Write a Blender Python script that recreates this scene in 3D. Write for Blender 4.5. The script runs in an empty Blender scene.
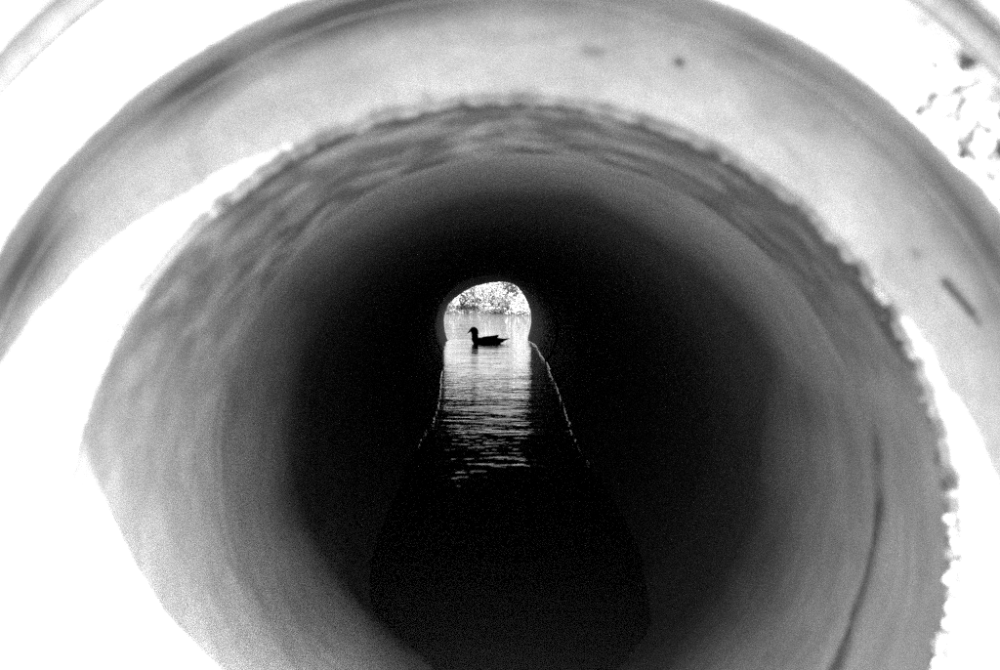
import bpy, bmesh, math, random
from mathutils import Vector, noise
import numpy as np
random.seed(7)
S = bpy.context.scene
C = S.collection
R = math.radians

# ------------------------------------------------------------------ camera
F = 972.0                       # focal length in pixels of the 1000 px wide photo
cam_d = bpy.data.cameras.new('camera'); cam = bpy.data.objects.new('camera', cam_d); C.objects.link(cam)
cam_d.sensor_width = 36; cam_d.lens = 36*F/1000
cam.location = (0, 0, 0)
cam.rotation_euler = (R(90), 0, 0)
cam_d.shift_y = -(335-292)/1000
cam_d.clip_start = 0.02; cam_d.clip_end = 2000
cam_d.dof.use_dof = True; cam_d.dof.focus_distance = 12.0; cam_d.dof.aperture_fstop = 4.0
S.camera = cam

# ------------------------------------------------------------------ light
SUN = Vector((-.63, 1.0, -2.15)).normalized()      # the way the light travels
el = math.asin(-SUN.z); az = math.atan2(-SUN.x, -SUN.y)
w = bpy.data.worlds.new('World'); S.world = w; w.use_nodes = True
nt = w.node_tree; nt.nodes.clear()
sky = nt.nodes.new('ShaderNodeTexSky'); sky.sky_type = 'NISHITA'; sky.sun_disc = False
sky.sun_elevation = el; sky.sun_rotation = az; sky.air_density = 1.0; sky.dust_density = 6.0
bw = nt.nodes.new('ShaderNodeRGBToBW'); bg = nt.nodes.new('ShaderNodeBackground'); bg.inputs['Strength'].default_value = .15
wo = nt.nodes.new('ShaderNodeOutputWorld')
nt.links.new(sky.outputs[0], bw.inputs[0]); nt.links.new(bw.outputs[0], bg.inputs[0]); nt.links.new(bg.outputs[0], wo.inputs[0])
sd = bpy.data.lights.new('sun', 'SUN'); sd.energy = 4.5; sd.angle = R(.6); sd.color = (1, 1, 1)
so = bpy.data.objects.new('sun', sd); C.objects.link(so); so.rotation_euler = SUN.to_track_quat('-Z', 'Y').to_euler()
so.location = (3, -4, 9)
S.view_settings.view_transform = 'Standard'; S.view_settings.look = 'None'
S.view_settings.exposure = 2.45; S.view_settings.gamma = 1; S.view_settings.use_curve_mapping = False
S.cycles.use_denoising = False
S.cycles.max_bounces = 12; S.cycles.diffuse_bounces = 6; S.cycles.glossy_bounces = 6
S.cycles.sample_clamp_indirect = 6
S.cycles.caustics_reflective = False; S.cycles.caustics_refractive = False

# ------------------------------------------------------------------ helpers
def link(name, me, mat, parent=None):
    o = bpy.data.objects.new(name, me); C.objects.link(o)
    if mat: me.materials.append(mat)
    if parent: o.parent = parent
    return o
def mesh(name, vs, fs, mat, parent=None, smooth=True, uvs=None):
    me = bpy.data.meshes.new(name); me.from_pydata([tuple(v) for v in vs], [], fs)
    if uvs is not None:
        l = me.uv_layers.new(name='UVMap')
        for i, lp in enumerate(me.loops): l.data[i].uv = uvs[i]
    me.polygons.foreach_set('use_smooth', [smooth]*len(me.polygons)); me.update()
    return link(name, me, mat, parent)
def tag(o, label=None, cat=None, group=None, kind=None):
    for k, v in (('label', label), ('category', cat), ('group', group), ('kind', kind)):
        if v: o[k] = v
    return o
def empty(name, loc):
    o = bpy.data.objects.new(name, None); C.objects.link(o); o.location = loc; o.empty_display_size = .1
    return o
def fb(x, y, z=0., octv=4):
    v = 0; a = 1.; t = 0
    for k in range(octv):
        v += a*noise.noise(Vector((x, y, z+k*7.3))); t += a; a *= .55; x *= 2.07; y *= 2.07
    return v/t*1.6

class N:
    """small node-tree writer"""
    def __init__(s, name):
        s.m = bpy.data.materials.new(name); s.m.use_nodes = True; s.t = s.m.node_tree
        s.b = s.t.nodes['Principled BSDF']; s.o = s.t.nodes['Material Output']
    def n(s, typ, **kw):
        x = s.t.nodes.new(typ)
        for k, v in kw.items():
            if isinstance(k, str) and hasattr(x, k): setattr(x, k, v)
        return x
    def l(s, a, b): s.t.links.new(a, b)
    def set(s, inp, v):
        if isinstance(v, (int, float, tuple)): inp.default_value = v
        else: s.l(v, inp)
    def math(s, op, a, b=0., c=0.):
        x = s.n('ShaderNodeMath', operation=op)
        for i, v in enumerate((a, b, c)): s.set(x.inputs[i], v)
        return x.outputs[0]
    def coord(s, uv=True, scale=(1, 1, 1), loc=(0, 0, 0)):
        tc = s.n('ShaderNodeTexCoord'); mp = s.n('ShaderNodeMapping')
        s.l(tc.outputs['UV' if uv else 'Object'], mp.inputs[0]); mp.inputs['Scale'].default_value = scale
        mp.inputs['Location'].default_value = loc
        return mp.outputs[0]
    def noise(s, vec, scale, detail=4, rough=.55, dist=0.):
        x = s.n('ShaderNodeTexNoise'); s.l(vec, x.inputs['Vector'])
        x.inputs['Scale'].default_value = scale; x.inputs['Detail'].default_value = detail
        x.inputs['Roughness'].default_value = rough; x.inputs['Distortion'].default_value = dist
        return x.outputs['Fac']
    def map(s, v, a, b, c, d):
        x = s.n('ShaderNodeMapRange'); s.set(x.inputs[0], v)
        for i, q in enumerate((a, b, c, d)): x.inputs[i+1].default_value = q
        return x.outputs[0]
    def grey(s, v):
        x = s.n('ShaderNodeCombineColor')
        for i in range(3): s.l(v, x.inputs[i])
        s.l(x.outputs[0], s.b.inputs['Base Color'])
    def bump(s, h, dist, strength=1.):
        x = s.n('ShaderNodeBump'); x.inputs['Distance'].default_value = dist; x.inputs['Strength'].default_value = strength
        s.l(h, x.inputs['Height']); s.l(x.outputs[0], s.b.inputs['Normal'])

def flat(name, v, rough=.8, spec=.3, var=.25, scale=20.):
    a = N(name); c = a.coord(False)
    n_ = a.noise(c, scale, 5, .6)
    a.grey(a.map(n_, .3, .7, v*(1-var), v*(1+var)))
    a.b.inputs['Roughness'].default_value = rough; a.b.inputs['Specular IOR Level'].default_value = spec
    return a

# concrete: UV = (arc length along the ring, distance along the pipe) in metres
def concrete(name, lo, hi, attr=True, uv=True):
    a = N(name)
    cu = a.coord(uv)
    cs = a.coord(uv, (1, 2.6, 1) if uv else (1, 1, 1))        # smears that follow the ring
    big = a.noise(cu, 3.2, 5, .6, .6)
    mid = a.noise(cs, 9., 5, .62, .8)
    fine = a.noise(cu, 420., 2, .8)
    grit = a.noise(cu, 90., 3, .7)
    v = a.map(big, .3, .7, lo, hi)
    v = a.math('MULTIPLY', v, a.map(mid, .3, .7, .82, 1.16))
    v = a.math('MULTIPLY', v, a.map(fine, .3, .7, .84, 1.16))
    v = a.math('MULTIPLY', v, a.map(grit, .3, .7, .93, 1.07))
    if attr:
        at = a.n('ShaderNodeAttribute', attribute_name='grime_shade')
        v = a.math('MULTIPLY', v, a.map(at.outputs['Fac'], 0, 1, 1, .16))  # attribute holds dirt and painted shade together
    a.grey(v)
    h = a.math('ADD', a.math('MULTIPLY', grit, .5), a.math('ADD', a.math('MULTIPLY', fine, .25), mid))
    a.bump(h, .0035, .7)
    a.b.inputs['Roughness'].default_value = .88; a.b.inputs['Specular IOR Level'].default_value = .25
    return a.m
M_sock = concrete('socket_concrete', .30, .41)
M_barrel = concrete('barrel_concrete', .26, .355)
M_head = concrete('headwall_concrete', .32, .42, False, False)
M_mortar = flat('mortar', .34, .9, .2, .4, 60.).m
M_crust = flat('dark_crust', .07, .95, .1, .5, 70.).m
M_grout = flat('grout', .34, .9, .2, .2, 40.).m

# ------------------------------------------------------------------ polar grids
CX, CZ = .008, -.252
NSEG = 1440
def polar(name, rings, mat, parent=None, nseg=NSEG, grime_shade=None, closed=False, vlen=None):
    """rings: list of functions theta -> (x, y, z); theta 0 = +x, pi/2 = up; the seam lies at the bottom"""
    vs = []; th = [-math.pi/2 + 2*math.pi*j/nseg for j in range(nseg)]
    for f in rings:
        for t in th: vs.append(f(t))
    nr = len(rings); fs = []; uv = []
    V = np.array(vs).reshape(nr, nseg, 3)
    if vlen is None:
        mid = V[:, ::max(1, nseg//16)].mean(axis=1) if False else V[:, nseg//2]
        s = [0.]
        for i in range(1, nr): s.append(s[-1] + float(np.linalg.norm(mid[i]-mid[i-1])))
    else: s = vlen
    arc = 2*math.pi*.45/nseg
    rng = range(nr if closed else nr-1)
    for i in rng:
        k = (i+1) % nr
        for j in range(nseg):
            j2 = (j+1) % nseg
            fs.append((i*nseg+j, i*nseg+j2, k*nseg+j2, k*nseg+j))
            sk = s[k] if k else s[i]+.05
            uv += [(j*arc, s[i]), ((j+1)*arc, s[i]), ((j+1)*arc, sk), (j*arc, sk)]
    o = mesh(name, vs, fs, mat, parent, True, uv)
    at = o.data.attributes.new('grime_shade', 'FLOAT', 'POINT')
    if grime_shade is not None:
        vals = []
        for i in range(nr):
            for t in th: vals.append(max(0., min(1., grime_shade(i, t, vs[len(vals)]))))
        at.data.foreach_set('value', vals)
    return o
def bumpf(x, c, wd): return math.exp(-((x-c)/wd)**2)
def win(t, a, b, soft=.12):                     # smooth window in angle (radians)
    def s(x): x = max(0, min(1, x)); return x*x*(3-2*x)
    return s((t-a)/soft+.5)*s((b-t)/soft+.5)

# ---- the socket section at the mouth
prof = []                                       # (y, r)
def seg(a, b, n):
    for i in range(n): prof.append((a[0]+(b[0]-a[0])*i/n, a[1]+(b[1]-a[1])*i/n))
seg((1.27, .616), (.899, .616), 6)
seg((.899, .616), (.893, .610), 3)
i_face0 = len(prof)
seg((.893, .610), (.893, .557), 26)
i_face1 = len(prof)
seg((.893, .557), (.895, .5525), 4)
seg((.895, .5525), (.899, .551), 3)
seg((.899, .551), (.938, .549), 20)
seg((.938, .549), (.952, .541), 8)
seg((.952, .541), (.9555, .446), 40)
seg((.9555, .446), (.9605, .442), 3)
i_edge = len(prof)
seg((.9605, .442), (.966, .438), 6)
seg((.966, .438), (1.10, .438), 56)
seg((1.10, .438), (1.284, .438), 40)
seg((1.284, .438), (1.290, .444), 3)
seg((1.290, .444), (1.290, .610), 4)
prof.append((1.285, .616))
def sock_ring(i):
    y, r = prof[i]
    off = max(0, min(1, (r-.551)/.055))
    cz = CZ + .033*off
    def f(t):
        px, pz = math.cos(t), math.sin(t)
        dr = dy = 0.
        u, v = px*2.2, pz*2.2
        if y < 1.2 and (r < .611):
            # chipped, pitted patch of the rim at the upper right
            if y < .935 and r > .54:
                m = win(t, R(20), R(50), R(8))
                q = fb(t*42, r*88, 3.3, 4)
                if y < .8945: dy += m*max(0, q+.10)*.011
                # edge chip
                e = max(0, 1-abs(r-.554)/.02)*max(0, 1-(y-.893)/.02)
                c = win(t, R(34), R(41), R(2.0))
                dr += c*e*.006*(1+.6*q)
                dy += .0012*fb(t*18, r*30, 1.)
                dr += e*.0025*fb(t*14, 0, 9., 4)
            # broken inner edge
            if .93 < y < 1.0 and r < .465:
                s = abs(y-.963) + max(0, r-.446)*.6
                k = math.exp(-s/.009)
                A = .0015 + .0055*win(t, R(-70), R(62), R(30)) + .0045*win(t, R(60), R(133), R(12))
                dr += k*A*(fb(t*17, 2., 5., 3)*1.3 + .5*fb(t*5, 1., 4., 2))
                dy += k*A*.8*fb(t*31, 4., 2., 3)
                # nick on the lower left
            if y > .96:
                d = y-.96
                ridg = fb(t*7.5+.6*fb(t*2, y*3, 8., 2), y*17+.5*fb(t*4, y*6, 3., 2), 6., 3)
                up = .35 + .9*win(t, R(30), R(170), R(40))
                dr += .0016*ridg*up*math.exp(-d/.22)*min(1, d/.02)
                dr += .0022*fb(t*3, y*5, 2., 2)
            elif y > .9515:
                dy += .0016*fb(u*4, v*4, r*20, 4)
            else:
                dr += .0014*fb(t*6, y*12, 1., 3)
        rr = r+dr
        dy += (.03 - .155*px)*max(0, min(1, (y-1.0)/.28))
        return (CX+px*rr, y+dy, cz+pz*rr)
    return f
def crack_g(t, y):
    if not CRT: 
        for px, py in [(872, 395), (877, 455), (880, 500), (870, 552), (853, 612), (834, 675), (812, 735)]:
            d = radial_depth(px, py, .438); X, Z = on_pix(px, py, d); CRT.append((math.atan2(Z-CZ, X-CX), d))
    for a, b in zip(CRT, CRT[1:]):
        if b[0] <= t <= a[0]:
            f = (t-a[0])/(b[0]-a[0]); yc = a[1]*(1-f)+b[1]*f + .004*fb(t*20, 1, 1, 3)
            q = (CRT[0][0]-t)/(CRT[0][0]-CRT[2][0])
            return min(1, q)*(.65+.35*fb(t*9, 3, 3, 3))*bumpf(y, yc, .018)
    return 0.
CRT = []
def sock_grime_shade(i, t, p):
    y, r = prof[i]
    g = .36 if .895 < y < .9605 and r < .56 else 0.          # socket toned darker than the concrete inside
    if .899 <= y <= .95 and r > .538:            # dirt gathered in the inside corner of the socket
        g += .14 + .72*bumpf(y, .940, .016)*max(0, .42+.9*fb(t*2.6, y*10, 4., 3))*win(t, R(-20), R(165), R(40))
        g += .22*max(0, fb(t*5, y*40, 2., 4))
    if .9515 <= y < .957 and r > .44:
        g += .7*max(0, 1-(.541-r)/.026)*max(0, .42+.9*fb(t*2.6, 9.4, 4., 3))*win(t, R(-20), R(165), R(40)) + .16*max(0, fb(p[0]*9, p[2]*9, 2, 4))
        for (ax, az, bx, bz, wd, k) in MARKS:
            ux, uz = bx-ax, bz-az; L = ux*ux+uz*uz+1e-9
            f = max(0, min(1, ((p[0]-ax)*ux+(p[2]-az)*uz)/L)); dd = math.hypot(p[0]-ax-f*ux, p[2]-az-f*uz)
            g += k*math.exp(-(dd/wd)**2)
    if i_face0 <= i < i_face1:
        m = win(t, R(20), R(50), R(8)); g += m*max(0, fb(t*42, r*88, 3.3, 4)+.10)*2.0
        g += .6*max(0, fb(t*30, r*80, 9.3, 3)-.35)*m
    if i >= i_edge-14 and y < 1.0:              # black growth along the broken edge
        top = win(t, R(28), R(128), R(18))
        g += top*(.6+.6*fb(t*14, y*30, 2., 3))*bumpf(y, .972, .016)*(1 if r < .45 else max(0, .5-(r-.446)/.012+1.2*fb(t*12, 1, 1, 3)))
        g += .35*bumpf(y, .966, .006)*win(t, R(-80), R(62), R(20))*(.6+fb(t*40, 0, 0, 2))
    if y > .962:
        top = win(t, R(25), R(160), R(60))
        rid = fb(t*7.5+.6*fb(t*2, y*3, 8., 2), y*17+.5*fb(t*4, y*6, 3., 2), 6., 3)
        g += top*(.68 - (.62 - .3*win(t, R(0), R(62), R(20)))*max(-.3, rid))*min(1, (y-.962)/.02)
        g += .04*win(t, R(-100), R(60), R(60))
        rt = win(t, R(-100), R(50), R(60)); g += .42*rt  # right wall toned down, its shade put into the colour
        g += .85*crack_g(t, p[1])
        # long damp streak low on the right
        c = bumpf(y, 1.115+.05*math.sin(3*t)+.012*fb(t*9, 0, 1, 3), .0055+.004*fb(t*6, 0, 5, 2))
        g += .0*c
    for (ta, ya, ra, wy, wt, k) in PITS:
        g += k*math.exp(-((t-ta)/wt)**4 - ((y-ya)/wy)**4)*(1 if abs(r-ra) < .03 else 0)
    return g
def on_pix(px, py, d):
    X = (px-500)/F*d; Z = -(py-292)/F*d
    return X, Z
def pit(px, py, d, ra, wy, wt, k=1.):
    X, Z = on_pix(px, py, d)
    return (math.atan2(Z-CZ, X-CX), d, ra, wy, wt, k)
PITS = []
MARKS = [(*on_pix(x0, y0, .954), *on_pix(x1, y1, .954), w_, k) for x0, y0, x1, y1, w_, k in
    [(945, 282, 972, 314, .0042, .85), (977, 321, 978, 323, .003, .6), (678, 62, 680, 63, .0045, .7), (915, 252, 918, 256, .005, .3), (424, 95, 430, 99, .004, .25), (586, 50, 600, 53, .006, .3)]]
def radial_depth(px, py, r):                    # where the view ray meets the cylinder r
    a = (px-500)/F; b = -(py-292)/F
    A = a*a+b*b; B = -2*(a*CX+b*CZ); Cc = CX*CX+CZ*CZ-r*r
    return (-B+math.sqrt(B*B-4*A*Cc))/(2*A)

sock = empty('socket_pipe', (CX, .878, -.86))
tag(sock, 'pale concrete pipe end with wide socket rim, chipped at upper right, nearest the camera', 'concrete pipe')
def fix_parent(o, p):
    o.parent = p; o.matrix_parent_inverse = p.matrix_world.inverted()
bpy.context.view_layer.update()
so_body = polar('pipe_wall', [sock_ring(i) for i in range(len(prof))], M_sock, None, NSEG, sock_grime_shade, closed=True)
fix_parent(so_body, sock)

# lumps of mortar stuck along the broken edge
def lumps(name, spots, mat, seed, parent):
    rnd = random.Random(seed); vs = []; fs = []
    ico = bmesh.new(); bmesh.ops.create_icosphere(ico, subdivisions=3, radius=1.)
    iv = [v.co.copy() for v in ico.verts]; iff = [tuple(v.index for v in f.verts) for f in ico.faces]; ico.free()
    for (x, y, z, s, sy) in spots:
        b = len(vs); k = rnd.uniform(0, 50)
        ax = Vector((rnd.uniform(-1, 1), rnd.uniform(-1, 1), rnd.uniform(-1, 1))).normalized()
        for v in iv:
            q = .8+1.0*fb(v.x*1.1+k, v.y*1.1, v.z*1.1, 4) + .45*abs(v.dot(ax)); q = max(.3, q)
            vs.append((x+v.x*s*q, y+v.y*sy*q, z+v.z*s*q))
        fs += [tuple(i+b for i in f) for f in iff]
    o = mesh(name, vs, fs, mat, None, True)
    fix_parent(o, parent); return o
sp = []
rnd = random.Random(3)
t = -75.
while t < 4:                                     # pale lumps low on the right
    s_ = rnd.uniform(.0025, .0068)*(1 if t < -8 else .7)
    rr = .4365 + rnd.uniform(-.004, .004)
    sp.append((CX+rr*math.cos(R(t)), .9555+rnd.uniform(-.003, .003), CZ+rr*math.sin(R(t)), s_, s_*.7))
    t += rnd.uniform(.3, 1.6)
for t in (33.2, 33.9, 34.3, 35.2):
    sp.append((CX+.445*math.cos(R(t)), .959, CZ+.445*math.sin(R(t)), .0036, .003))
lumps('mortar_lumps', sp, M_mortar, 5, sock)['kind'] = 'stuff'
sp = []
t = 3.
while t < 131:                                   # dark crust, scattered in patches
    dn = .5+.9*fb(t*.16, 3, 3, 3)
    s_ = rnd.uniform(.0010, .0030)*(1.1 if t < 44 else .7)
    rr = .4385+rnd.uniform(-.004, .0018)
    if dn > .35: sp.append((CX+rr*math.cos(R(t)), .9625+rnd.uniform(-.001, .006), CZ+rr*math.sin(R(t)), s_, s_*1.2))
    t += rnd.uniform(.3, 1.7)
lumps('dirt_crust', sp, M_crust, 9, sock)['kind'] = 'stuff'

# a crack and a pit in the socket wall, upper right
def inlay(name, pts, rad, width, ra, parent):
    """a thin ragged sliver of dark dirt lying on the inside wall of radius ra, through the given pixels"""
    P = []
    for (px, py) in pts:
        d = radial_depth(px, py, ra); X, Z = on_pix(px, py, d); P.append((math.atan2(Z-CZ, X-CX), d))
    vs = []; fs = []; n = 30
    for i in range(n+1):
        q = i/n*(len(P)-1); k = min(int(q), len(P)-2); f = q-k
        t = P[k][0]*(1-f)+P[k+1][0]*f; y = P[k][1]*(1-f)+P[k+1][1]*f
        wq = width*(.25+math.sin(math.pi*min(1, max(0, i/n)))**.5*(.9+.5*fb(i*.4, 0, 1, 2)))
        for s in (-1, 0, 1):
            yy = y + s*wq*.5; rr = ra-.0012 if s == 0 else ra+.001
            vs.append((CX+rr*math.cos(t), yy, CZ+rr*math.sin(t)))
    for i in range(n):
        for s in range(2): fs.append((i*3+s, i*3+s+1, i*3+s+4, i*3+s+3))
    o = mesh(name, vs, fs, M_crust, None, True)
    sm = o.modifiers.new('thick', 'SOLIDIFY'); sm.thickness = .0008
    fix_parent(o, parent); return o
CR = [(874, 415), (879, 455), (880, 500), (870, 552), (853, 612), (834, 675), (812, 735)]
inlay('crack', CR[3:], 0, .013, .4372, sock)

# ---- collar of grout and the headwall round the mouth
def circ(y, r, cz=CZ+.033): return lambda t: (CX+r*math.cos(t), y, cz+r*math.sin(t))
gr = polar('grout_ring', [circ(.8950, .6157), circ(.895, .625), circ(.8945, .6438), circ(.95, .6438), circ(.95, .6157)], M_grout, None, 256, closed=True)
tag(gr, 'grey recessed mortar ring between the socket rim and the wall around it', 'mortar ring')
X0, X1, Z0, Z1 = -3.2, 3.2, -1.3, 1.25
def rect(t, y):
    c, s = math.cos(t), math.sin(t); cz = CZ+.033
    k = 1e9
    if c > 1e-6: k = min(k, (X1-CX)/c)
    if c < -1e-6: k = min(k, (X0-CX)/c)
    if s > 1e-6: k = min(k, (Z1-cz)/s)
    if s < -1e-6: k = min(k, (Z0-cz)/s)
    return (CX+k*c, y, cz+k*s)
def mix(a, b, f): return tuple(a[i]*(1-f)+b[i]*f for i in range(3))
def hw_ring(f, y, h): return lambda t: mix(circ(y, h)(t), rect(t, y), f)
def wavy(y, r): return lambda t: circ(y, r + .003*fb(t*4, 0, 3, 4))(t)
rings = [hw_ring(1, 1.16, .643), hw_ring(1, .894, .643), hw_ring(.985, .884, .643), hw_ring(.6, .884, .643), hw_ring(.3, .884, .643), hw_ring(.1, .884, .643),
         wavy(.884, .651), wavy(.868, .643), wavy(1.16, .643)]
hw = polar('headwall', rings, M_head, None, 512, closed=True)
tag(hw, 'sunlit white concrete headwall around the mouth of the pipe', 'concrete wall')

# ------------------------------------------------------------------ the long barrel
TAB = [  # y, centre x, half width, top, bottom
 (1.292, .010, .440, .184, -.696), (1.42, .011, .440, .182, -.698), (1.75, .03, .445, .172, -.728), (2.15, .02, .475, .165, -.82), (2.9, .01, .497, .165, -.87),
 (5.0, .0, .505, .165, -.865), (6.4, .0, .55, .17, -.87), (8.0, -.025, .615, .175, -.88), (10., -.06, .64, .19, -.95), (11.5, -.11, .66, .20, -1.0), (14.25, -.16, .72, .20, -1.05)]
def tab(y):
    for a, b in zip(TAB, TAB[1:]):
        if a[0] <= y <= b[0]:
            k = TAB.index(a); f = (y-a[0])/(b[0]-a[0]); h = b[0]-a[0]; o = []
            for i in range(1, 5):
                def sl(n_):
                    if n_ <= 0 or n_ >= len(TAB)-1: return 0.
                    l_, m_, r_ = TAB[n_-1], TAB[n_], TAB[n_+1]
                    s1 = (m_[i]-l_[i])/(m_[0]-l_[0]); s2 = (r_[i]-m_[i])/(r_[0]-m_[0])
                    return 0. if s1*s2 <= 0 else 2*s1*s2/(s1+s2)
                m0, m1 = sl(k)*h, sl(k+1)*h
                o.append((2*f**3-3*f*f+1)*a[i]+(f**3-2*f*f+f)*m0+(-2*f**3+3*f*f)*b[i]+(f**3-f*f)*m1)
            return o
    return list(TAB[0][1:]) if y < TAB[0][0] else list(TAB[-1][1:])
YE = 14.2
OUT = [(444, 320.6), (445, 312), (449, 304), (457.5, 296.6), (469, 289), (481.5, 284.7), (494, 282.6), (506.6, 282.4), (514.5, 284.5), (520, 289.5),
       (525.6, 298.7), (529.2, 307), (531, 315.4), (530.6, 325), (528.5, 334), (527.0, 342), (519, 356), (505, 365), (488, 368), (468, 364), (454, 354), (448.5, 342), (445.4, 333)]
opl = [((x-500)/F*YE, -(y-292)/F*YE) for x, y in OUT]
oc = (sum(p[0] for p in opl)/len(opl), -.42)
opa = sorted([(math.atan2(z-oc[1], x-oc[0]), math.hypot(x-oc[0], z-oc[1])) for x, z in opl])
def oradius(t):
    t = (t+math.pi) % (2*math.pi)-math.pi
    a = [opa[-1]] and ([(opa[-1][0]-2*math.pi, opa[-1][1])]+opa+[(opa[0][0]+2*math.pi, opa[0][1])])
    for p, q in zip(a, a[1:]):
        if p[0] <= t <= q[0]:
            f = (t-p[0])/(q[0]-p[0]); return p[1]*(1-f)+q[1]*f
    return opa[0][1]
ORT = [sum(oradius(2*math.pi*(k+d)/720)*wt for d, wt in ((-5, .15), (0, .7), (5, .15))) for k in range(720)]
def orad(t):
    k = (t/(2*math.pi)*720) % 720; i = int(k); f = k-i
    return ORT[i % 720]*(1-f)+ORT[(i+1) % 720]*f
def shape(y, t, grow=0.):
    cx, a, tp, bt = tab(y); cz = (tp+bt)/2; b = (tp-bt)/2
    # joint grooves and slight misfits along the barrel
    g = 0
    k = round((y-1.3)/1.22)
    if y > 2: g = .010*bumpf(y, 1.3+1.22*k, .012)
    seg_i = int((y-1.3)/1.22)
    jx = .008*math.sin(seg_i*2.4)*(1 if 2.5 < y < 13 else 0)
    wob = .0018*fb(t*3, y*4, 2., 2) if grow == 0 else 0
    p = (cx+jx+math.cos(t)*(a+g+wob+grow), y, cz+math.sin(t)*(b+g+wob+grow))
    f = max(0., min(1., (y-12.6)/(YE-12.6))); f = f*f*(3-2*f)
    if f > 0:
        r = orad(t)+.004*fb(t*8, 1., 1., 3)*(1 if grow == 0 else 0)+grow
        q = (oc[0]+math.cos(t)*r, y, oc[1]+math.sin(t)*r)
        p = mix(p, q, f)
    q = max(0, 1-(y-1.2925)/1.3)
    if q > 0: p = (p[0], p[1]+(.03-.155*math.cos(t))*q , p[2])
    return p
ys = [1.2925, 1.296, 1.302, 1.31, 1.33]
while ys[-1] < 2.0: ys.append(ys[-1]+.03)
while ys[-1] < YE-.09: ys.append(ys[-1]+(.035 if ys[-1] > 9 else .07))
ys.append(YE)
inner = []
for i, y in enumerate(ys):
    g = (.0045, .0028, .0015, .0, .0)[i] if i < 5 else 0
    inner.append((lambda y, g: (lambda t: shape(y, t, g) if g else shape(y, t)))(y, g))
outer = [(lambda y: (lambda t: shape(y, t, .11)))(y) for y in (YE, 12.5, 10, 8, 6, 4, 2.2, 1.5, 1.2925)]
def bar_grime_shade(i, t, p):
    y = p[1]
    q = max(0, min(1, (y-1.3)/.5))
    g = .03+.58*min(1, max(0, y-1.33)/.62) + .5*max(0, min(1, (y-1.6)/1.2)) + .22*win(t, R(-150), R(-30), R(40))*max(0, min(1, (-.42-p[2])/.2))*min(1, max(0, y-1.5)*2.5) + .3*max(0, fb(t*2.2, y*1.4, 3., 3)) + .65*max(0, min(1, (y-5)/3))  # darkening with depth and near the exit is painted shade; low band is tide mark
    g += .45*win(t, R(20), R(160), R(50))+.40*win(t, R(-85), R(35), R(50))  # crown and right side darkened in the colour to deepen their shade
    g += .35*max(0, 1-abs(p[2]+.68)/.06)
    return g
bar = empty('culvert_barrel', (0, 1.2925, -.80))
tag(bar, 'long dark concrete tunnel pipe running from behind the socket pipe to the bright far opening', 'tunnel pipe')
bpy.context.view_layer.update()
fix_parent(polar('barrel_wall', inner+outer, M_barrel, None, 480, bar_grime_shade, closed=True), bar)

# exit wall (the far mouth)
def ex(y, f): return lambda t: mix(shape(YE, t, .112), (oc[0]+rect(t, 0)[0]*1.0, 0, rect(t, 0)[2]), f)[:1]+(y,)+mix(shape(YE, t, .112), (oc[0]+rect(t, 0)[0], 0, rect(t, 0)[2]-.25), f)[2:]
xw = polar('exit_wall', [ex(13.95, 1), ex(14.19, 1), ex(14.19, .5), ex(14.19, 0), ex(13.95, 0)], M_head, None, 256, closed=True)
tag(xw, 'shaded concrete wall around the far opening above the pond', 'end wall')

# ------------------------------------------------------------------ ground and pond
a = N('earth'); c = a.coord(False)
v = a.map(a.noise(c, 1.2, 6, .65), .3, .7, .16, .34)
v = a.math('MULTIPLY', v, a.map(a.noise(c, 30, 4, .7), .3, .7, .7, 1.3)); a.grey(v)
a.bump(a.noise(c, 14, 6, .7), .05); a.b.inputs['Roughness'].default_value = .95
M_earth = a.m
WL = -.70
def shore_y(x): return 31.5 - 3.2*(.5+.5*math.tanh((x-.55)*1.6)) + .5*fb(x*.35, 3, 1, 3)
def hgt(x, y):
    n_ = .05*fb(x*.5, y*.5, 2, 4)
    if y < .95: return -.90+.02*fb(x*2, y*2, 1, 3)
    if y < 14.1:
        side = .5-.5*math.tanh((abs(x)-4.2)*.8)
        return -.9 + 2.0*side + n_ if abs(x) < 12 else -.9+n_
    d = y-shore_y(x)
    rim = max(0., abs(x)-22)*.25
    h = -1.5 + max(0, 1.0*min(1., (d+.8)/1.6)) + max(0, d-1)*.012
    if abs(x) > 3.2 and y < 16: h = max(h, -.9+ (16-y)*.2)
    return min(max(h, -1.5+rim), 3) + n_*(.6 if d > -.5 else 0)
xs = sorted(set([round(x, 3) for x in np.concatenate([np.arange(-12, 12.01, .3), -np.geomspace(12.5, 1500, 26), np.geomspace(12.5, 1500, 26)])]))
yy = sorted(set([round(x, 3) for x in np.concatenate([-np.geomspace(3, 1500, 24), np.arange(-2.6, .9, .4), [.949, .951], np.arange(1.2, 14., .5), [14.0, 14.099, 14.101], np.arange(14.5, 40, .35), np.geomspace(40.5, 1500, 40)])]))
vs = [(x, y, hgt(x, y)) for y in yy for x in xs]; nx = len(xs)
fs = [(j*nx+i, j*nx+i+1, (j+1)*nx+i+1, (j+1)*nx+i) for j in range(len(yy)-1) for i in range(nx-1)
      if not (yy[j+1]-yy[j] < .01 and abs(xs[i]+xs[i+1])/2 < 2.9)]     # the bank is open behind the two walls
g = mesh('ground', vs, fs, M_earth); tag(g, kind='structure')

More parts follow.
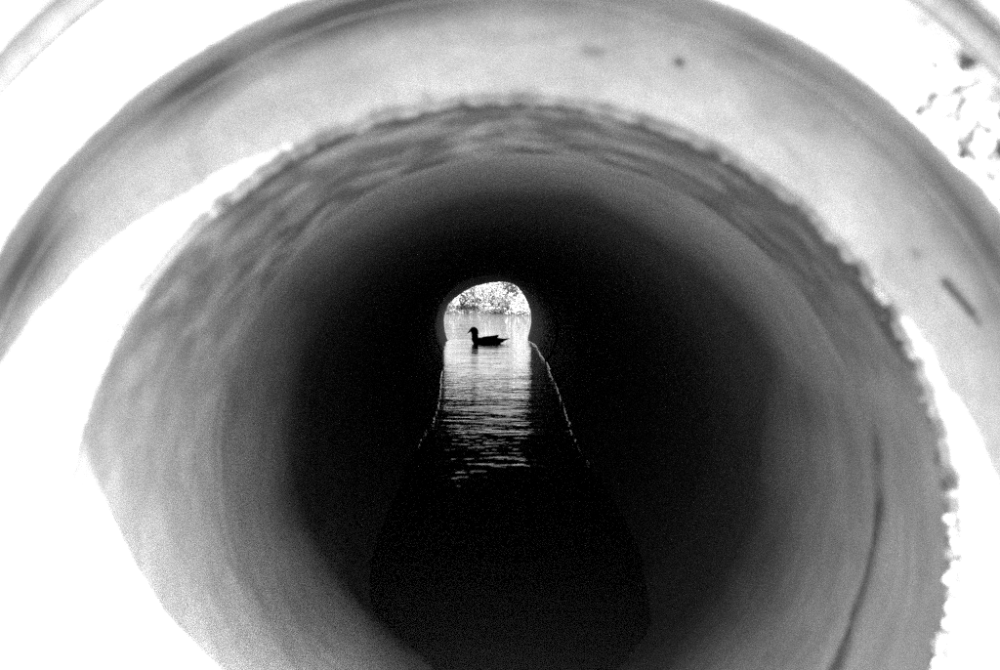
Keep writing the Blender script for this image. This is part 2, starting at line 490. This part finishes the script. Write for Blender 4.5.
a = N('water'); tcx = a.coord(False, (1, 1, 1))
cw = a.coord(False, (.5, 1.2, 1))
n1 = a.noise(cw, 9.5, 2, .5, .4); n2 = a.noise(cw, 27., 2, .5, .3); n3 = a.noise(cw, 2.4, 2, .5)
h = a.math('ADD', a.math('MULTIPLY', n1, 1.0), a.math('ADD', a.math('MULTIPLY', n2, .18), a.math('MULTIPLY', n3, 1.2)))
patch = a.map(a.noise(a.coord(False, (.5, .7, 1), (3, 1, 0)), 1.3, 2), .35, .65, .55, 1.15)
pos = a.n('ShaderNodeSeparateXYZ'); gm = a.n('ShaderNodeNewGeometry'); a.l(gm.outputs['Position'], pos.inputs[0])
wind = a.map(pos.outputs[1], 13.6, 17., 1., 6.)              # calm inside the pipe, ruffled out on the pond
near = a.map(pos.outputs[1], 2.5, 6.5, .8, 1.1)
a.bump(a.math('MULTIPLY', a.math('MULTIPLY', h, near), a.math('MULTIPLY', patch, wind)), .0062)
a.b.inputs['Base Color'].default_value = (.03, .03, .03, 1); a.b.inputs['Roughness'].default_value = .03; a.b.inputs['IOR'].default_value = 1.333
M_water = a.m
# inside the pipe: a strip that stops inside the pipe wall; outside: the pond
vs = []; fs = []
wy = [1.36, 1.5, 1.8, 2.2, 3.2, 5, 6.4, 8, 10, 11.5, 13, 14.18]
for y in wy:
    cx, a_, tp, bt = tab(y); wd = min(a_*.93, .82)
    if y < 2: wd = min(wd, .32+(y-1.36)*.2)
    f = 1 if y < 13.5 else .86
    vs += [(cx-wd*f, y, WL), (cx+wd*f, y, WL)]
nb = len(vs)
fs = [(2*i, 2*i+1, 2*i+3, 2*i+2) for i in range(len(wy)-1)]
vs += [(-24, 14.18, WL), (24, 14.18, WL), (24, 34, WL), (-24, 34, WL)]
fs += [(nb, nb-2, nb-1, nb+1, nb+2, nb+3)]
wt = mesh('water', vs, fs, M_water, None, False); tag(wt, kind='structure')

# scum lines where the water meets the wall
a = N('wet_scum'); a.b.inputs['Base Color'].default_value = (.55, .55, .55, 1); a.b.inputs['Roughness'].default_value = .12; a.b.inputs['IOR'].default_value = 1.5
M_scum = a.m
def wall_x(y, side):
    best = None
    lo, hi = (-math.pi/2, 0) if side > 0 else (-math.pi/2, -math.pi)
    for _ in range(40):
        m = (lo+hi)/2
        if shape(y, m)[2] < WL: lo = m
        else: hi = m
    return shape(y, (lo+hi)/2)[0]
def scum(side, y0, y1, label, seed):
    rnd = random.Random(seed); vs = []; fs = []; K = 8; y = y0; pts = []
    while y < y1:
        x = wall_x(y, side)
        r_ = .0048*(.25+max(0, .55+1.2*fb(y*5, seed, 0, 3)))
        if fb(y*3.1, seed*2., 5, 2) < -.33 or (y < 4.2 and fb(y*2., seed, 9, 2) < .12): r_ = .0004
        pts.append((x-side*(.006+.006*fb(y*4, seed, 2, 3)), y, WL+.002+.0015*fb(y*9, 1, seed, 2), r_)); y += .02+.004*y*.5
    for i, (x, y, z, r_) in enumerate(pts):
        for k in range(K):
            q = 2*math.pi*k/K; vs.append((x+r_*math.cos(q)*1.4, y, z+r_*math.sin(q)))
    for i in range(len(pts)-1):
        for k in range(K): fs.append((i*K+k, i*K+(k+1) % K, (i+1)*K+(k+1) % K, (i+1)*K+k))
    o = mesh('scum_line', vs, fs, M_scum, None, True)
    return tag(o, label, 'scum line', 'scum lines along the water edge')
scum(-1, 4.3, 8.6, 'thin broken bright wet line along the left edge of the tunnel water', 1)
scum(1, 3.9, 13.8, 'thin crooked bright wet line along the right edge of the tunnel water', 2)

# ------------------------------------------------------------------ the duck
D = 13.2; U = D/F/7.445                        # metres per pixel of the enlarged view
def dp(cx_, cy_): return ((435+cx_/7.445-500)/F*D, (512-cy_)*U)     # x, height above the water
a = flat('dark_feathers', .06, .6, .3, .4, 60.); M_duck = a.m
M_wing = flat('wing_feathers', .08, .55, .3, .4, 90.).m
M_bill = flat('bill_horn', .12, .4, .4, .15, 60.).m
duck = empty('duck', (dp(390, 0)[0], D, WL))
tag(duck, 'dark duck silhouette swimming left just inside the bright far opening', 'duck')
bpy.context.view_layer.update()
# stations along one spine from the tail, over the body, up the neck and over the head: centre (px), half thickness in the picture plane, half width
ST = [((556, 474), 1.2, 3), ((540, 477), 5, 12), ((515, 484), 10, 22), ((490, 490), 19, 34), ((455, 495), 31, 46), ((415, 499), 38, 54),
      ((375, 502), 38, 56), ((340, 502), 36, 50), ((316, 496), 33, 40), ((300, 480), 28, 29), ((297, 462), 24, 23), ((297, 447), 24, 21),
      ((296, 432), 28, 24), ((290, 420), 32, 27), ((280, 414), 27, 25), ((269, 415), 19, 19), ((265, 416), 12, 12), ((258, 421), 8, 9)]
def loft(name, st, mat, parent, K=28, z0=D, ends=True):
    P = [(Vector((dp(*c)[0], dp(*c)[1])), a_*U, b_*U) for c, a_, b_ in st]
    # refine with Catmull-Rom
    Q = []
    def cr(p0, p1, p2, p3, f): return .5*((2*p1)+(p2-p0)*f+(2*p0-5*p1+4*p2-p3)*f*f+(3*p1-p0-3*p2+p3)*f**3)
    for i in range(len(P)-1):
        p0 = P[max(0, i-1)]; p1 = P[i]; p2 = P[i+1]; p3 = P[min(len(P)-1, i+2)]
        for k in range(4):
            f = k/4; Q.append(tuple(cr(p0[j], p1[j], p2[j], p3[j], f) for j in range(3)))
    Q.append(P[-1]); vs = []; fs = []
    for i, (c, a_, b_) in enumerate(Q):
        d = (Q[min(i+1, len(Q)-1)][0]-Q[max(0, i-1)][0]).normalized(); nrm = Vector((-d.y, d.x))
        for k in range(K):
            q = 2*math.pi*k/K; s = math.sin(q); co = math.cos(q)
            p = c+nrm*(a_*s); vs.append((p.x, z0+b_*co, WL+p.y))
    n_ = len(Q)
    for i in range(n_-1):
        for k in range(K): fs.append((i*K+k, i*K+(k+1) % K, (i+1)*K+(k+1) % K, (i+1)*K+k))
    fs.append(tuple(range(K))); fs.append(tuple(reversed(range((n_-1)*K, n_*K))))
    o = mesh(name, vs, fs, mat, None, True); fix_parent(o, parent); return o
loft('body', ST, M_duck, duck)
loft('bill', [((262, 418), 9, 9), ((254, 425), 6.5, 9), ((246, 431), 4, 8.5), ((239, 436), 2.4, 7), ((236, 438), 1, 3)], M_bill, duck, 16)
for s in (-1, 1):
    loft('wing', [((335, 480), 3, 3), ((352, 482), 17, 7), ((385, 481), 22, 9), ((420, 475), 19, 9), ((450, 463), 12, 7), ((468, 454), 6, 4), ((475, 450), 1.5, 2)], M_wing, duck, 16, z0=D+s*43*U)
for s in (-1, 1):
    bm = bmesh.new(); bmesh.ops.create_icosphere(bm, subdivisions=2, radius=3*U)
    x_, h_ = dp(281, 408); bmesh.ops.translate(bm, verts=bm.verts, vec=(x_, D+s*19*U, WL+h_))
    me = bpy.data.meshes.new('eye'); bm.to_mesh(me); bm.free(); fix_parent(link('eye', me, M_bill), duck)

# ------------------------------------------------------------------ shrubs on the far bank
def leafmat(name, v):
    a = N(name); g_ = a.n('ShaderNodeNewGeometry')
    oi = a.noise(a.coord(False), 6., 3, .6)
    a.grey(a.map(oi, .3, .7, v*.55, v*1.5)); a.b.inputs['Roughness'].default_value = .55
    a.b.inputs['Specular IOR Level'].default_value = .4
    return a.m
M_leaf = [leafmat('leaves', .17), leafmat('pale_leaves', .26), leafmat('dark_leaves', .06)]
M_bark = flat('bark', .10, .9, .1, .4, 25.).m
def shrub(x, y, h, wd, nl, mi, label, seed, name='shrub', lsize=.046):
    rnd = random.Random(seed); z0 = hgt(x, y)-.03
    r_ = empty(name, (x, y, z0)); tag(r_, label, 'shrub' if name == 'shrub' else 'tree', 'shrubs on the far bank of the pond')
    vs = []; fs = []; tips = []
    def tube(p, q, r0, r1, K=5, n_=4):
        b = len(vs); d = (q-p)
        for i in range(n_+1):
            f = i/n_; c_ = p+d*f+Vector((fb(f*2+seed, p.x, 1, 2), fb(f*2, p.z+seed, 4, 2), 0))*.08*d.length*math.sin(math.pi*f)
            rr = r0*(1-f)+r1*f
            for k in range(K):
                a_ = 2*math.pi*k/K; vs.append((c_.x+rr*math.cos(a_), c_.y+rr*math.sin(a_), c_.z))
        for i in range(n_):
            for k in range(K): fs.append((b+i*K+k, b+i*K+(k+1) % K, b+(i+1)*K+(k+1) % K, b+(i+1)*K+k))
    for s in range(rnd.randint(5, 8)):
        a_ = rnd.uniform(0, 2*math.pi); q = Vector((math.cos(a_)*wd*.5*rnd.uniform(.2, .8), math.sin(a_)*wd*.5*rnd.uniform(.2, .8), h*rnd.uniform(.55, .95)))
        p = Vector((rnd.uniform(-.1, .1), rnd.uniform(-.1, .1), 0)); tube(p, q, .022, .008)
        for k in range(5):
            f = rnd.uniform(.15, .95); b0 = p+(q-p)*f
            e = b0+Vector((rnd.uniform(-1, 1)*wd*.35, rnd.uniform(-1, 1)*wd*.35, rnd.uniform(-.05, .3)*h)); tube(b0, e, .010, .003, 4, 3); tips += [e, (b0+e)/2]
        tips.append(q)
    o = mesh('branches', vs, fs, M_bark, None, True); o.parent = r_
    vs = []; fs = []
    for i in range(int(nl*1.7)):
        c_ = rnd.choice(tips)+Vector((rnd.gauss(0, 1), rnd.gauss(0, 1), rnd.gauss(0, 1)))*.13
        if c_.z < .05: c_.z = rnd.uniform(.05, .4)
        u = Vector((rnd.uniform(-1, 1), rnd.uniform(-1, 1), rnd.uniform(-1, 1))).normalized(); v_ = u.orthogonal().normalized()
        s = lsize*rnd.uniform(.5, 1.3); b = len(vs); n_ = u.cross(v_)
        vs += [c_-u*s, c_+v_*s*.4+n_*s*.1, c_+u*s, c_-v_*s*.4+n_*s*.1]; fs += [(b, b+1, b+2), (b, b+2, b+3)]
    o = mesh('foliage', vs, fs, M_leaf[mi], None, False); o.parent = r_
    return r_
def bank_grass():
    rnd = random.Random(4); vs = []; fs = []
    for i in range(5200):
        x = rnd.uniform(-4.5, 4.5); y = shore_y(x)+abs(rnd.gauss(0, .5))-.05
        if fb(x*1.3, y*1.3, 5, 3) < -.12: continue
        z = max(hgt(x, y), WL-.03)-.01; h_ = rnd.uniform(.05, .24)*(.5+max(0, .5+fb(x*2, 1, 1, 2))); w_ = .012
        a_ = rnd.uniform(0, 3.14); dx, dy = math.cos(a_)*w_, math.sin(a_)*w_; lx, ly = rnd.gauss(0, .3)*h_, rnd.gauss(0, .3)*h_; b = len(vs)
        vs += [(x-dx, y-dy, z), (x+dx, y+dy, z), (x+dx*.6+lx*.5, y+dy*.6+ly*.5, z+h_*.6), (x+lx, y+ly, z+h_), (x-dx*.6+lx*.5, y-dy*.6+ly*.5, z+h_*.6)]; fs.append((b, b+1, b+2, b+3, b+4))
    tag(mesh('grass', vs, fs, M_leaf[2], None, False), kind='stuff')
bank_grass()
SH = [
 (-1.75, 32.0, .85, 1.1, 900, 1, 'small pale shrub on the bank at the far left of the opening'),
 (-1.25, 32.4, 1.1, 1.1, 1100, 1, 'loose pale shrub on the bank above the head of the duck'),
 (-.75, 32.1, 1.25, 1.1, 1200, 0, 'light grey shrub left of the tallest one, over the neck of the duck'),
 (-.25, 32.6, 1.3, 1.1, 1300, 1, 'feathery pale shrub rising over the back of the duck'),
 (.20, 33.0, 1.45, 1.2, 1500, 0, 'tallest leafy shrub at the top centre of the opening'),
 (.18, 31.2, .50, .9, 500, 2, 'low dark shrub at the waterline above the tail of the duck'),
 (-.22, 31.4, .38, .6, 300, 2, 'tiny dark shrub at the waterline above the wing of the duck'),
 (.55, 32.6, 1.4, .9, 900, 2, 'dark leafy shrub under the upper right of the opening'),
 (.62, 29.6, .9, .7, 500, 1, 'pale spiky shrub on the nearer right bank'),
 (1.00, 30.2, 1.2, .9, 1200, 1, 'bright bushy shrub against the right edge of the opening'),
 (-.85, 31.3, .32, .7, 260, 2, 'little dark tuft shrub at the waterline left of centre'),
]
for i, (x, y, h_, wd, nl, mi, lb) in enumerate(SH): shrub(x, y, h_, wd, nl, mi, lb, 20+i)
